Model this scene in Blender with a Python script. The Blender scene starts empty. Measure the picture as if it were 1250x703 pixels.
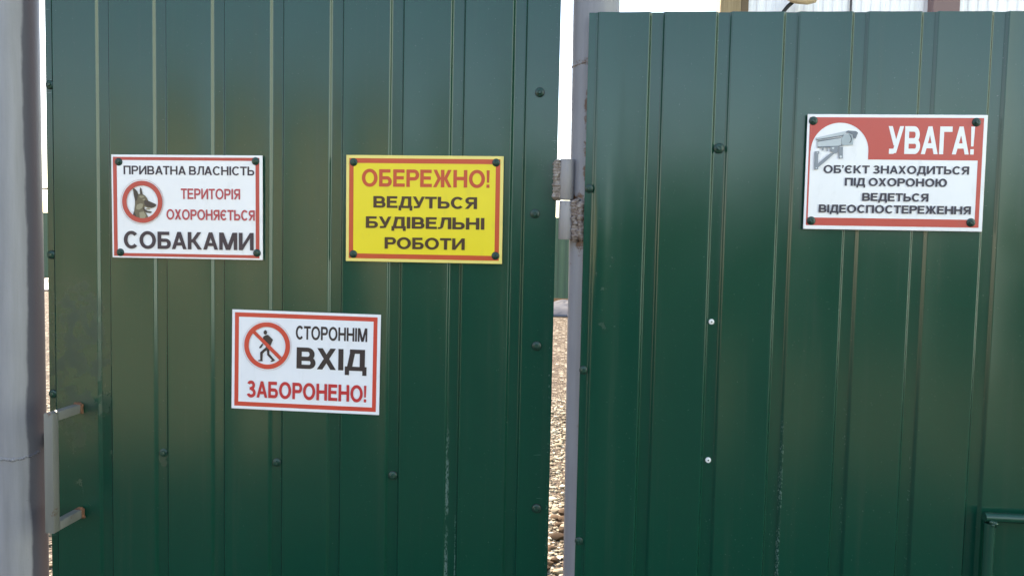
import bpy, bmesh, math, random
from mathutils import Vector, Matrix, noise as mnoise
random.seed(11)
S = bpy.context.scene
COL = S.collection
R = math.radians

# ------------------------------------------------------------------ camera
CAM = Vector((0.9140, -1.3974, 1.5))
F_PX = 913.24                                    # focal length for a 1250 px wide frame
c_right = Vector((0.99698681, 0.07464409, 0.02110809))
c_up = Vector((-0.0251992, 0.05429812, 0.99820675))
c_fwd = Vector((-0.0733641, 0.99573087, -0.05601549))
cd = bpy.data.cameras.new('camera'); cam = bpy.data.objects.new('camera', cd); COL.objects.link(cam)
cd.sensor_fit = 'HORIZONTAL'; cd.sensor_width = 36.0; cd.lens = 36.0 * F_PX / 1250.0
cd.clip_start = 0.02; cd.clip_end = 3000
cam.matrix_world = Matrix(((c_right.x, c_up.x, -c_fwd.x, CAM.x), (c_right.y, c_up.y, -c_fwd.y, CAM.y),
                           (c_right.z, c_up.z, -c_fwd.z, CAM.z), (0, 0, 0, 1)))
S.camera = cam

# ------------------------------------------------------------------ daylight: low sun behind the fence
SUN_EL, SUN_AZ = R(34), R(-42)                   # azimuth from +Y (beyond the fence), negative = towards -X
w = bpy.data.worlds.new('World'); S.world = w; w.use_nodes = True
nt = w.node_tree; bg = nt.nodes['Background']
sky = nt.nodes.new('ShaderNodeTexSky'); sky.sky_type = 'NISHITA'; sky.sun_disc = False
sky.sun_elevation = SUN_EL; sky.sun_rotation = SUN_AZ; sky.air_density = 1.0; sky.dust_density = 0.5; sky.ozone_density = 1.0
nt.links.new(sky.outputs[0], bg.inputs[0]); bg.inputs[1].default_value = 0.15
sl = bpy.data.lights.new('sun', 'SUN'); sl.energy = 5.0; sl.angle = R(0.5); sl.color = (1.0, 0.93, 0.82)
so = bpy.data.objects.new('sun', sl); COL.objects.link(so)
sd = Vector((math.sin(SUN_AZ) * math.cos(SUN_EL), math.cos(SUN_AZ) * math.cos(SUN_EL), math.sin(SUN_EL)))
so.rotation_euler = (-sd).to_track_quat('-Z', 'Y').to_euler(); so.location = sd * 50
vs = S.view_settings; vs.view_transform = 'Standard'; vs.look = 'None'; vs.gamma = 1.0; vs.use_curve_mapping = False
vs.exposure = 1.96
vs.use_white_balance = True; vs.white_balance_temperature = 7600; vs.white_balance_tint = 15
S.cycles.max_bounces = 8

# ------------------------------------------------------------------ helpers
def at(px, py, y):
    """point of the vertical plane Y = y that the photograph shows at (px, py)"""
    d = c_fwd * F_PX + c_right * (px - 625) - c_up * (py - 351.5)
    return CAM + d * ((y - CAM.y) / d.y)

class N:
    """small node helper around one material"""
    def __init__(self, name, color=(.5, .5, .5), rough=.5, spec=.5, metal=0.0):
        self.m = bpy.data.materials.new(name); self.m.use_nodes = True
        self.t = self.m.node_tree; self.b = self.t.nodes['Principled BSDF']
        self.set('Base Color', (*color, 1)); self.set('Roughness', rough); self.set('Metallic', metal)
        self.set('Specular IOR Level', spec)
    def set(self, k, v):
        if isinstance(v, bpy.types.NodeSocket): self.t.links.new(v, self.b.inputs[k])
        else: self.b.inputs[k].default_value = v
    def put(self, s, v):
        if isinstance(v, bpy.types.NodeSocket): self.t.links.new(v, s)
        elif v is not None: s.default_value = v
    def co(self, off=(0, 0, 0), scale=(1, 1, 1), kind='Object'):
        tc = self.t.nodes.new('ShaderNodeTexCoord'); mp = self.t.nodes.new('ShaderNodeMapping')
        mp.inputs['Location'].default_value = off; mp.inputs['Scale'].default_value = scale
        self.t.links.new(tc.outputs[kind], mp.inputs[0]); return mp.outputs[0]
    def xyz(self, v):
        s = self.t.nodes.new('ShaderNodeSeparateXYZ'); self.t.links.new(v, s.inputs[0]); return s.outputs
    def ma(self, op, a, b=None, c=None, clamp=False):
        n = self.t.nodes.new('ShaderNodeMath'); n.operation = op; n.use_clamp = clamp
        for i, v in enumerate((a, b, c)):
            if v is not None: self.put(n.inputs[i], v)
        return n.outputs[0]
    def noise(self, v, scale, detail=3, rough=.5):
        n = self.t.nodes.new('ShaderNodeTexNoise'); self.t.links.new(v, n.inputs['Vector'])
        n.inputs['Scale'].default_value = scale; n.inputs['Detail'].default_value = detail; n.inputs['Roughness'].default_value = rough
        return n.outputs['Fac']
    def voro(self, v, scale, out='Distance', feature='F1'):
        n = self.t.nodes.new('ShaderNodeTexVoronoi'); n.feature = feature; self.t.links.new(v, n.inputs['Vector'])
        n.inputs['Scale'].default_value = scale; return n.outputs[out]
    def ramp(self, f, *stops):
        n = self.t.nodes.new('ShaderNodeValToRGB'); e = n.color_ramp.elements
        while len(e) < len(stops): e.new(.5)
        for k, (p, c) in enumerate(stops):
            e[k].position = p; e[k].color = (*c, 1) if isinstance(c, tuple) else (c, c, c, 1)
        self.t.links.new(f, n.inputs[0]); return n.outputs[0]
    def ss(self, v, lo, hi):
        n = self.t.nodes.new('ShaderNodeMapRange'); n.interpolation_type = 'SMOOTHSTEP'
        self.put(n.inputs[0], v); n.inputs[1].default_value = lo; n.inputs[2].default_value = hi
        return n.outputs[0]
    def mix(self, f, a, b):
        n = self.t.nodes.new('ShaderNodeMix'); n.data_type = 'RGBA'
        self.put(n.inputs[0], f)
        for i, v in ((6, a), (7, b)): self.put(n.inputs[i], (*v, 1) if isinstance(v, tuple) else v)
        return n.outputs[2]
    def bump(self, h, strength=.2, dist=.001):
        n = self.t.nodes.new('ShaderNodeBump'); n.inputs['Strength'].default_value = strength; n.inputs['Distance'].default_value = dist
        self.put(n.inputs['Height'], h); self.set('Normal', n.outputs[0])

def tag(o, label=None, cat=None, group=None, kind=None):
    for k, v in (('label', label), ('category', cat), ('group', group), ('kind', kind)):
        if v: o[k] = v
    return o

def empty(name, loc, rot=(0, 0, 0)):
    o = bpy.data.objects.new(name, None); COL.objects.link(o); o.location = loc; o.rotation_euler = rot
    o.empty_display_size = .1; return o

def obj(name, bm, mat, parent=None, world=True, smooth=False, angle=None):
    """link a bmesh as one mesh object; vertices are in world coordinates unless world=False (then in the parent's)"""
    me = bpy.data.meshes.new(name)
    if parent is not None and world:
        off = Vector(parent.location); p = parent.parent
        while p is not None: off += Vector(p.location); p = p.parent
        for v in bm.verts: v.co -= off
    bm.normal_update(); bm.to_mesh(me); bm.free()
    o = bpy.data.objects.new(name, me); COL.objects.link(o)
    for m in (mat if isinstance(mat, (list, tuple)) else [mat]): me.materials.append(m)
    if smooth:
        for p in me.polygons: p.use_smooth = True
        if angle: me.set_sharp_from_angle(angle=R(angle))
    if parent is not None: o.parent = parent
    return o

def box(bm, a, b, bevel=0.0, mi=0):
    """axis-aligned box between two corners"""
    r = bmesh.ops.create_cube(bm, size=1)
    vs_ = r['verts']
    for v in vs_:
        v.co = Vector([a[i] + (v.co[i] + .5) * (b[i] - a[i]) for i in range(3)])
    fs = {f for v in vs_ for f in v.link_faces}
    for f in fs: f.material_index = mi
    if bevel:
        es = list({e for v in vs_ for e in v.link_edges})
        bmesh.ops.bevel(bm, geom=es, offset=bevel, segments=2, profile=.5, affect='EDGES')
    return vs_

def tube(bm, pts, rad, n=20, cap=True):
    """round tube along a polyline; rad is a number or one per point"""
    rings = []
    pts = [Vector(p) for p in pts]
    for i, p in enumerate(pts):
        t = (pts[min(i + 1, len(pts) - 1)] - pts[max(i - 1, 0)]).normalized()
        a = t.cross(Vector((0, 1, 0)))
        if a.length < .1: a = t.cross(Vector((1, 0, 0)))
        a.normalize(); b = t.cross(a)
        r = rad[i] if isinstance(rad, (list, tuple)) else rad
        rings.append([bm.verts.new(p + (a * math.cos(2 * math.pi * k / n) + b * math.sin(2 * math.pi * k / n)) * r) for k in range(n)])
    for q in range(len(rings) - 1):
        for k in range(n):
            bm.faces.new((rings[q][k], rings[q][(k + 1) % n], rings[q + 1][(k + 1) % n], rings[q + 1][k]))
    if cap:
        bm.faces.new(rings[0][::-1]); bm.faces.new(rings[-1])
    bmesh.ops.recalc_face_normals(bm, faces=bm.faces[:])

def blob(bm, c, r, sub=2, squash=(1, 1, 1), rough=.25, freq=60):
    """lumpy ball (weld beads, clods, stones)"""
    v0 = bmesh.ops.create_icosphere(bm, subdivisions=sub, radius=1)['verts']
    off = Vector((random.uniform(0, 90), random.uniform(0, 90), random.uniform(0, 90)))
    for v in v0:
        k = 1 + rough * mnoise.noise(v.co * 1.6 + off)
        v.co = Vector(c) + Vector((v.co.x * squash[0], v.co.y * squash[1], v.co.z * squash[2])) * r * k

# ------------------------------------------------------------------ materials
def sheet_paint(name, dx=0.0, marks=(), smudge=None, edge=None):
    """glossy dark green paint of profiled steel sheet; marks are rubbed lines (x, z0, z1, width, threshold) in the sheet's own space"""
    g = N(name, rough=.24, spec=.58)
    v = g.co(); x, y, z = g.xyz(v)
    big = g.noise(g.co(scale=(1, 1, .35)), 5, 3)
    base = g.mix(g.ramp(big, (.3, 0.0), (.75, 1.0)), (.0002, .0450, .0270), (.0005, .0500, .0305))
    st_ = g.ss(g.noise(g.co(scale=(1, 1, .035)), 48, 4, .65), .52, .74)
    rough = g.ma('ADD', g.ma('MULTIPLY_ADD', g.noise(v, 9, 4), .09, .145), g.ma('MULTIPLY', st_, .05))
    base = g.mix(g.ma('MULTIPLY', st_, .10), base, (.05, .065, .05))
    grain = g.noise(g.co(scale=(1, 1, .6)), 260, 3, .65)
    if smudge:
        for (sx, sz, rx, rz, thr) in smudge:
            ex = g.ma('POWER', g.ma('DIVIDE', g.ma('SUBTRACT', x, sx), rx), 2.0)
            ez = g.ma('POWER', g.ma('DIVIDE', g.ma('SUBTRACT', z, sz), rz), 2.0)
            reg = g.ss(g.ma('ADD', ex, ez), 1.0, .15)
            n_ = g.ss(g.noise(v, 26, 5, .65), thr, thr + .16)
            k = g.ma('MULTIPLY', g.ma('MULTIPLY', reg, n_), .55)
            base = g.mix(k, base, (.045, .05, .028)); rough = g.ma('MULTIPLY_ADD', k, .6, rough)
    fine = g.noise(g.co(scale=(1, 1, .45)), 420, 4, .7)
    for (mx, z0, z1, wd, thr) in marks:
        d = g.ma('ABSOLUTE', g.ma('SUBTRACT', x, mx))
        reg = g.ma('MULTIPLY', g.ss(d, wd, wd * .35), g.ma('MULTIPLY', g.ss(z, z0, z0 + .05), g.ss(z, z1, z1 - .09)))
        k = g.ma('MULTIPLY', reg, g.ma('MULTIPLY', g.ss(fine, thr, thr + .10), g.ss(g.noise(g.co(scale=(1, 1, .25)), 55, 3), .38, .56)))
        base = g.mix(g.ma('MULTIPLY', k, .6), base, (.13, .21, .20)); rough = g.ma('MULTIPLY_ADD', k, .3, rough)
    if edge:
        for (mx, hw, ang, thr) in edge:
            mp = g.co(); rt = g.t.nodes.new('ShaderNodeMapping'); g.t.links.new(mp, rt.inputs[0])
            rt.inputs['Rotation'].default_value = (0, R(ang), 0); rt.inputs['Scale'].default_value = (28, 1, 330)
            st = g.noise(rt.outputs[0], 1.0, 2, .5)
            reg = g.ss(g.ma('ABSOLUTE', g.ma('SUBTRACT', x, mx)), hw, hw * .3)
            k = g.ma('MULTIPLY', reg, g.ss(st, thr, thr + .05))
            base = g.mix(g.ma('MULTIPLY', k, .6), base, (.15, .23, .22))
    dust = g.ss(g.noise(v, 330, 2, .5), .735, .76)
    base = g.mix(g.ma('MULTIPLY', dust, .5), base, (.12, .17, .15))
    g.set('Base Color', base); g.set('Roughness', rough)
    g.bump(grain, .035, .0006)
    return g.m

def grey_paint(name, c=(.30, .30, .345), old=None, rust=0.62, chips=True, stain=()):
    g = N(name, rough=.5, spec=.4)
    v = g.co()
    a = g.noise(g.co(scale=(1, 1, .07)), 34, 5, .6); b = g.noise(g.co(scale=(1, 1, .5)), 9, 4, .6)
    col = g.mix(g.ramp(a, (.3, 0.0), (.72, 1.0)), tuple(k * .78 for k in c), tuple(k * 1.14 for k in c))
    col = g.mix(g.ma('MULTIPLY', g.ss(b, .44, .72), .42), col, tuple(k * .72 for k in c))
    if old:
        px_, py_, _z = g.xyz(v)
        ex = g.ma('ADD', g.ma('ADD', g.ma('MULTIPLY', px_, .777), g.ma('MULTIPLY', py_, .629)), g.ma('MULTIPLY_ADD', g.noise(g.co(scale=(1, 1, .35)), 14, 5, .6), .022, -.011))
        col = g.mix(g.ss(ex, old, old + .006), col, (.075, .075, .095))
    if chips:
        ch = g.ss(g.noise(v, 55, 5, .7), .69, .73)
        col = g.mix(g.ma('MULTIPLY', ch, .7), col, (.12, .11, .12))
    if rust < 1:
        rn = g.noise(v, 30, 6, .7)
        for (sx, sz, rx, rz) in stain:
            X, Y, Z = g.xyz(v)
            e = g.ma('ADD', g.ma('POWER', g.ma('DIVIDE', g.ma('SUBTRACT', X, sx), rx), 2.0), g.ma('POWER', g.ma('DIVIDE', g.ma('SUBTRACT', Z, sz), rz), 2.0))
            rn = g.ma('ADD', rn, g.ma('MULTIPLY', g.ss(e, 1.2, .1), .19))
        r_ = g.ss(rn, rust, rust + .1)
        col = g.mix(r_, col, g.mix(g.noise(v, 120, 3), (.05, .022, .012), (.16, .075, .04)))
    g.set('Base Color', col); g.set('Roughness', g.ma('MULTIPLY_ADD', a, .25, .35))
    g.bump(g.ma('ADD', a, g.noise(v, 180, 3)), .25, .0012)
    return g.m

def flat(name, c, rough=.3, spec=.5):
    g = N(name, c, rough, spec); v = g.co()
    n = g.noise(v, 14, 4, .6)
    g.set('Base Color', g.mix(n, tuple(k * .95 for k in c), tuple(min(1, k * 1.03) for k in c)))
    gr = g.ma('MULTIPLY', g.ss(g.noise(g.co(scale=(1, 1, .4)), 38, 6, .7), .56, .74), .10)
    g.set('Base Color', g.mix(gr, g.b.inputs['Base Color'].links[0].from_socket, (.16, .14, .11)))
    g.set('Roughness', g.ma('MULTIPLY_ADD', n, .12, rough - .06))
    return g.m

M_GATE = None
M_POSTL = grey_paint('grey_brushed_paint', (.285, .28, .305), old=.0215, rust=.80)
M_POSTR = grey_paint('grey_chipped_paint', (.265, .26, .28), rust=.63, stain=((-.022, 1.545, .032, .085), (-.012, 1.70, .014, .11), (-.012, 1.833, .03, .012)))
M_HANDLE = grey_paint('grey_handle_paint', (.17, .17, .155), rust=.60)
M_HINGE = grey_paint('grey_hinge_paint', (.31, .285, .28), rust=.61, chips=False)
def rusty(name, lo=(.055, .03, .02), hi=(.22, .15, .11), mid=(.13, .07, .045)):
    g = N(name, rough=.8, spec=.2); v = g.co(); n = g.noise(v, 130, 5, .7)
    g.set('Base Color', g.ramp(n, (.3, lo), (.5, mid), (.72, hi))); g.bump(n, .6, .002); return g.m
M_RUST = rusty('rusty_weld', (.09, .05, .035), (.36, .32, .29), (.24, .19, .165))
M_RUSTG = rusty('grey_painted_weld', (.12, .08, .06), (.40, .36, .33), (.27, .22, .19))
M_TIP = rusty('orange_rust', (.22, .075, .03), (.36, .16, .08))
M_SCREW = flat('dark_green_enamel', (.008, .046, .032), .34)
M_RUBBER = flat('black_rubber', (.012, .013, .013), .6, .3)
M_ZINC = N('white_rivet', (.75, .75, .74), .35).m
M_TUBE = flat('green_enamel', (.008, .055, .036), .22)
M_STEEL = rusty('dark_primer', (.03, .028, .026), (.07, .055, .05))
M_EDGE = N('cut_sheet_edge', (.30, .22, .20), .5).m

# ------------------------------------------------------------------ ground
def ground_mat():
    g = N('ground', rough=.9, spec=.2)
    v = g.co(); x, y, z = g.xyz(v)
    st = g.voro(v, 60, 'Color'); sx, _, _ = g.xyz(st)
    d = g.voro(v, 60)
    big = g.noise(v, 1.4, 5, .65); mid = g.noise(v, 9, 5, .7)
    grav = g.mix(sx, (.20, .165, .105), (.47, .40, .29))
    grav = g.mix(g.ss(d, .25, .55), grav, (.07, .05, .032))
    s2, _, _ = g.xyz(g.voro(v, 17, 'Color')); d2 = g.voro(v, 17)
    grav = g.mix(g.ma('MULTIPLY', g.ss(s2, .55, .9), .6), grav, (.55, .49, .38))
    grav = g.mix(g.ma('MULTIPLY', g.ss(d2, .45, .62), .8), grav, (.07, .05, .035))
    grav = g.mix(g.ma('MULTIPLY', g.ss(mid, .52, .66), .5), grav, (.10, .065, .04))
    dry = g.mix(g.noise(v, 3, 6, .7), (.33, .285, .16), (.50, .43, .26))
    dry = g.mix(g.ss(big, .5, .66), dry, (.16, .16, .07))
    dirt = g.mix(mid, (.010, .010, .010), (.028, .027, .025))
    verge = g.ma('MULTIPLY', g.ss(g.ma('ADD', y, g.ma('MULTIPLY', big, 1.5)), -2.4, -3.6), g.ss(g.ma('ADD', g.ma('MULTIPLY', y, -.30), g.ma('ADD', x, g.ma('MULTIPLY', big, 1.2))), 1.0, .2))
    verge2 = g.ma('MULTIPLY', g.ss(g.ma('ADD', y, g.ma('MULTIPLY', big, 1.5)), -2.6, -4.0), g.ss(g.ma('ADD', g.ma('MULTIPLY', y, .20), g.ma('ADD', x, g.ma('MULTIPLY', big, 1.0))), 1.6, 2.6))
    verge2 = g.ma('MULTIPLY', verge2, g.ss(y, -13.0, -8.0))
    meadow = g.mix(mid, (.018, .035, .014), (.035, .06, .025))
    far_ = g.mix(g.ss(y, -9.0, -15.0), dirt, meadow)
    front = g.mix(g.ma('MAXIMUM', verge, g.ma('MULTIPLY', verge2, .45)), far_, dry)  # unseen front ground, its tones laid out for the reflections in the sheet paint
    col = g.mix(g.ss(g.ma('ADD', y, mid), .5, .9), front, grav)
    g.set('Base Color', col)
    g.bump(g.ma('ADD', g.ma('MULTIPLY', d, -1.0), g.ma('MULTIPLY', mid, 2.0)), .8, .03)
    return g.m
bm = bmesh.new()
bmesh.ops.create_grid(bm, x_segments=60, y_segments=60, size=600)
tag(obj('ground', bm, ground_mat()), kind='structure')

# ------------------------------------------------------------------ profiled steel sheet
PITCH, GW, GH, RUN = .115, .0235, .0050, .0025     # rib pitch, groove width, depth, half run of a slope
def sheet(x0, x1, z0, z1, ybase, ribs, seed=0, dents=(), rows=56, cell=.014):
    """profiled sheet: flats at ybase, narrow grooves sunk away from the viewer; thin, with a back face"""
    xs = set()
    prof = []
    def add(x, y):
        if x0 < x < x1: prof.append((x, y))
    edges = sorted(ribs)
    def depth(x):
        for e in edges:
            if e - RUN <= x <= e + GW + RUN:
                sm = lambda t: t + .16 * (-math.sin(2 * math.pi * t)) / math.pi * (1.0 if t < .22 or t > .78 else .9)
                if x < e + RUN: return GH * sm((x - e + RUN) / (2 * RUN))
                if x > e + GW - RUN: return GH * sm((e + GW + RUN - x) / (2 * RUN))
                return GH
        return 0.0
    keys = [x0, x1]
    for e in edges:
        for c in (e, e + GW):
            keys += [c + RUN * k / 5 for k in range(-5, 6)] + [c - RUN - .001, c + RUN + .001]
    x = x0
    while x < x1: keys.append(x); x += cell
    keys = sorted(k for k in keys if x0 <= k <= x1)
    ks = [keys[0]]
    for k in keys[1:]:
        if k - ks[-1] > .0004: ks.append(k)
    ks[-1] = x1
    rnd = random.Random(int(seed * 10)); crown = [rnd.uniform(.0011, .0026) for _ in range(40)]
    def warp(x, z):
        p = Vector((x * 3.2 + seed, z * 1.1, seed * 1.7)); q = Vector((x * 8.5 - seed, z * 2.4, seed))
        k = .0016 * mnoise.noise(p) + .00045 * mnoise.noise(q)
        for n_, e in enumerate(edges):
            a, b = e + GW + RUN, e + PITCH - RUN
            if a < x < b:
                u = (2 * x - a - b) / (b - a)
                k += crown[n_] * (1 - u * u) * (.75 + .8 * mnoise.noise(Vector((n_ * 3.7, z * 1.6, seed))))
        for (dx, dz, rx, rz, h) in dents:
            k += h * math.exp(-((x - dx) / rx) ** 2 - ((z - dz) / rz) ** 2)
        return k
    bm = bmesh.new(); F, B = [], []
    for j in range(rows + 1):
        z = z0 + (z1 - z0) * j / rows
        fr = [bm.verts.new((x, ybase + depth(x) + warp(x, z), z)) for x in ks]
        bk = [bm.verts.new((v.co.x, v.co.y + .0009, z)) for v in fr]
        F.append(fr); B.append(bk)
    n = len(ks)
    for j in range(rows):
        for i in range(n - 1):
            bm.faces.new((F[j][i], F[j][i + 1], F[j + 1][i + 1], F[j + 1][i]))
            bm.faces.new((B[j][i + 1], B[j][i], B[j + 1][i], B[j + 1][i + 1]))
        for i in (0, n - 1):
            f = bm.faces.new((F[j][i], F[j + 1][i], B[j + 1][i], B[j][i]) if i == 0 else (F[j + 1][i], F[j][i], B[j][i], B[j + 1][i])); f.material_index = 1
    for j in (0, rows):
        for i in range(n - 1):
            f = bm.faces.new((F[j][i], B[j][i], B[j][i + 1], F[j][i + 1]) if j == 0 else (F[j][i + 1], B[j][i + 1], B[j][i], F[j][i])); f.material_index = 1
    return bm

def screw(x, y, z, parent, mat=None, r=.0052, world=True):
    """hexagon washer-head screw standing off the sheet towards the viewer (-Y)"""
    bm = bmesh.new()
    def ring(rad, yy, n, ph=0): return [bm.verts.new((x + rad * math.cos(2 * math.pi * k / n + ph), yy, z + rad * math.sin(2 * math.pi * k / n + ph))) for k in range(n)]
    n = 18; ph = random.uniform(0, 1)
    prof = [(r * 1.55, y), (r * 1.55, y - r * .28), (r * 1.25, y - r * .5), (r * .9, y - r * .55), (r * .86, y - r * 1.15), (r * .7, y - r * 1.28), (r * .45, y - r * 1.28), (r * .38, y - r * 1.15)]
    rs = []
    for k, (rr, yy) in enumerate(prof):
        if 3 <= k <= 5:
            rs.append([bm.verts.new((x + rr * h(q, n) * math.cos(2 * math.pi * q / n + ph), yy, z + rr * h(q, n) * math.sin(2 * math.pi * q / n + ph))) for q in range(n)])
        else: rs.append(ring(rr, yy, n, ph))
    for a, b in zip(rs, rs[1:]):
        for k in range(n): bm.faces.new((a[k], a[(k + 1) % n], b[(k + 1) % n], b[k]))
    bm.faces.new(rs[-1])
    bmesh.ops.recalc_face_normals(bm, faces=bm.faces[:])
    o = obj('screw', bm, mat or M_SCREW, parent, world=world, smooth=True, angle=32)
    b2 = bmesh.new()
    m = bmesh.ops.create_cone(b2, cap_ends=True, segments=18, radius1=r * 1.7, radius2=r * 1.7, depth=.0012)['verts']
    for v in m: v.co = Vector((x + v.co.x, y - .0001 + v.co.z, z + v.co.y))
    bmesh.ops.recalc_face_normals(b2, faces=b2.faces[:])
    if world:
        g = obj('washer', b2, M_RUBBER, o.parent, world=True); g.parent = o
    else:
        g = obj('washer', b2, M_RUBBER, o, world=False)
    return o
def h(q, n):
    a = (q / n * 6) % 1.0
    return math.cos(math.pi / 6) / math.cos((a - .5) * math.pi / 3)

def rail(bm, a, b): box(bm, a, b, .002)

def bead(bm, p0, p1, r, seed=0, n=14, ripple=.0055):
    p0, p1 = Vector(p0), Vector(p1); L_ = (p1 - p0).length; m = int(L_ / .0011); rings = []
    t = (p1 - p0).normalized(); a = t.cross(Vector((0, 1, 0))).normalized(); b = t.cross(a)
    for i in range(m + 1):
        p = p0.lerp(p1, i / m); s_ = L_ * i / m; row = []
        c_ = p + a * .25 * r * mnoise.noise(Vector((s_ * 160, seed, 0))) + b * .2 * r * mnoise.noise(Vector((s_ * 120, seed, 9)))
        for k in range(n):
            an = 2 * math.pi * k / n; d = a * math.cos(an) + b * math.sin(an)
            end = min(1, (min(i, m - i) + .6) / 4) ** .5
            rr = r * end * (1 + .07 * math.sin(2 * math.pi * s_ / ripple + 1.2 * math.sin(an)) + .6 * mnoise.noise(Vector((s_ * 130, math.cos(an) * 1.3 + seed, math.sin(an) * 1.3))))
            row.append(bm.verts.new(c_ + d * rr))
        rings.append(row)
    for q, w_ in zip(rings, rings[1:]):
        for k in range(n): bm.faces.new((q[k], q[(k + 1) % n], w_[(k + 1) % n], w_[k]))
    bm.faces.new(rings[0][::-1]); bm.faces.new(rings[-1])
    bmesh.ops.recalc_face_normals(bm, faces=bm.faces[:])

# ------------------------------------------------------------------ left gate leaf
GATE = Vector((.39, 0, 0))
gate = tag(empty('metal_gate', GATE), 'tall dark green profiled sheet gate with grey handle, carrying three signs', 'gate')
gp = sheet_paint('green_sheet_paint_gate', marks=[(.6935 - GATE.x, .5, 1.17, .0042, .44), (.7105 - GATE.x, .5, 1.06, .0016, .50), (-.040 - GATE.x, .955, 1.05, .006, .56), (.884 - GATE.x, 1.25, 2.2, .0022, .60), (.8855 - GATE.x, .5, 1.3, .0025, .55)],
                 smudge=[(-.045 - GATE.x, 1.25, .085, .20, .43), (.128 - GATE.x, 1.075, .012, .03, .45), (-.03 - GATE.x, 1.06, .10, .13, .60)],
                 edge=[(.872 - GATE.x, .022, 24, .70), (.868 - GATE.x, .022, -28, .71), (-.1 - GATE.x, .008, 60, .68)])
obj('sheet', sheet(-.1072, .890, .09, 2.32, 0, [-.115 + PITCH * i for i in range(9)], seed=3.1,
                   dents=[(.845, 1.60, .012, .012, .0015), (.74, 1.2, .05, .25, .0012), (-.04, 1.35, .04, .3, -.001)]), [gp, M_EDGE], gate, smooth=True, angle=60)
bm = bmesh.new()
for x in (-.104, .848): rail(bm, (x, .0095, .1), (x + .04, .0495, 2.31))
for z in (.12, .98, 1.72, 2.26): rail(bm, (-.063, .0095, z), (.847, .0495, z + .04))
obj('frame', bm, M_STEEL, gate)
for (x, z) in [(-.0985, 1.7935), (-.0995, 1.4636), (-.1000, 1.1876)]: screw(x, GH, z, gate)
for (x, z) in [(.8549, 1.7835), (.851, 1.5607), (.8597, 1.3139), (.8668, 1.0037)]: screw(x, -.0006, z, gate)
for (x, z) in [(.3575, 1.0689), (.5875, 1.0532), (.1280, 1.0787)]: screw(x, GH, z, gate)
# grey welded pull handle of square tube
hd = None
bm = bmesh.new()
HX, HZ1, HZ0, HY, HB = -.041, 1.163, .953, -.083, .0090
box(bm, (HX - HB, HY - HB, HZ0 - HB), (HX + HB, HY + HB, HZ1 + HB), .0022)
hd = obj('handle', bm, M_HANDLE, gate, smooth=True, angle=40)
for z in (HZ1, HZ0):
    bm = bmesh.new(); box(bm, (HX - HB + .0004, HY + HB, z - HB + .0004), (HX + HB - .0004, -.010, z + HB - .0004), .0018)
    o = obj('handle_arm', bm, M_HANDLE, gate, smooth=True, angle=40); o.parent = hd
    bm = bmesh.new()
    box(bm, (HX - HB, -.010, z - HB), (HX + HB, -.0008, z + HB), .002)
    for k in range(7): blob(bm, (HX + random.uniform(-1, 1) * HB, -.003, z + random.choice((-1, 1)) * HB * .95), .0035, 1)
    o = obj('weld', bm, M_TIP, gate, smooth=True); o.parent = hd
# dark latch bolt across the slit to the left post
bm = bmesh.new(); box(bm, (-.1275, .012, 1.075), (-.095, .030, 1.103), .003)
obj('latch_bolt', bm, M_STEEL, gate)
# upper half of the hinge, welded to the gate edge
bm = bmesh.new(); tube(bm, [(.9085, -.012, 1.5865), (.9085, -.012, 1.5880), (.9085, -.012, 1.6580), (.9085, -.012, 1.6600)], [.0125, .0135, .0135, .0125], 28)
hb = obj('hinge_barrel', bm, M_HINGE, gate, smooth=True, angle=40)
bm = bmesh.new()
bead(bm, (.8925, -.011, 1.5850), (.8925, -.011, 1.6600), .0085, 2.2)
o = obj('weld', bm, M_RUSTG, gate, smooth=True); o.parent = hb

# ------------------------------------------------------------------ posts
bm = bmesh.new()
PL = Vector((-.1855, .005, 0)); prL = .0570
pts = [(PL.x - (z - 1.3) * .003, PL.y, z) for z in [0, .3, .6, .9, 1.2, 1.5, 1.8, 2.1, 2.45]]
postl = tag(empty('gate_post', PL), 'thick light grey painted pipe post beside the gate handle', 'post')
tube(bm, pts, prL, 48); obj('pipe', bm, M_POSTL, postl, smooth=True, angle=40)
bm = bmesh.new()
ring = []
for k in range(46):
    a = -math.pi * .02 - math.pi * .96 * k / 45
    zz = 1.0715 + .006 * math.sin(a * 2.1) + .003 * mnoise.noise(Vector((k * .5, 0, 0)))
    blob(bm, (PL.x + (prL - .001) * math.cos(a), PL.y + (prL - .001) * math.sin(a), zz), random.uniform(.0034, .0050), 1, (1, 1, .9), .6)
obj('weld_seam', bm, M_POSTL, postl, smooth=True)

PR = Vector((.9595, .012, 0)); prR = .0425
postr = tag(empty('gate_post', PR), 'thin chipped grey pipe post carrying the rusty hinge between gate and fence panel', 'post')
pts = [(PR.x - (z - 1.3) * .0075, PR.y, z) for z in [0, .4, .8, 1.2, 1.6, 2.0, 2.45]]
bm = bmesh.new(); tube(bm, pts, prR, 44); obj('pipe', bm, M_POSTR, postr, smooth=True, angle=40)
bm = bmesh.new()
for k in range(30):
    a = -math.pi * .02 - math.pi * .96 * k / 29
    blob(bm, (PR.x - .004 + (prR - .001) * math.cos(a), PR.y + (prR - .001) * math.sin(a), 1.832 + .002 * math.sin(a * 3)), random.uniform(.0020, .0032), 1, (1, 1, .7), .5)
obj('weld_seam', bm, M_RUST, postr, smooth=True)
bm = bmesh.new(); tube(bm, [(.9095, -.012, 1.5140), (.9095, -.012, 1.5155), (.9095, -.012, 1.5830), (.9095, -.012, 1.5845)], [.0130, .0140, .0140, .0130], 28)
hb = obj('hinge_barrel', bm, M_HINGE, postr, smooth=True, angle=40)
bm = bmesh.new()
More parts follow.
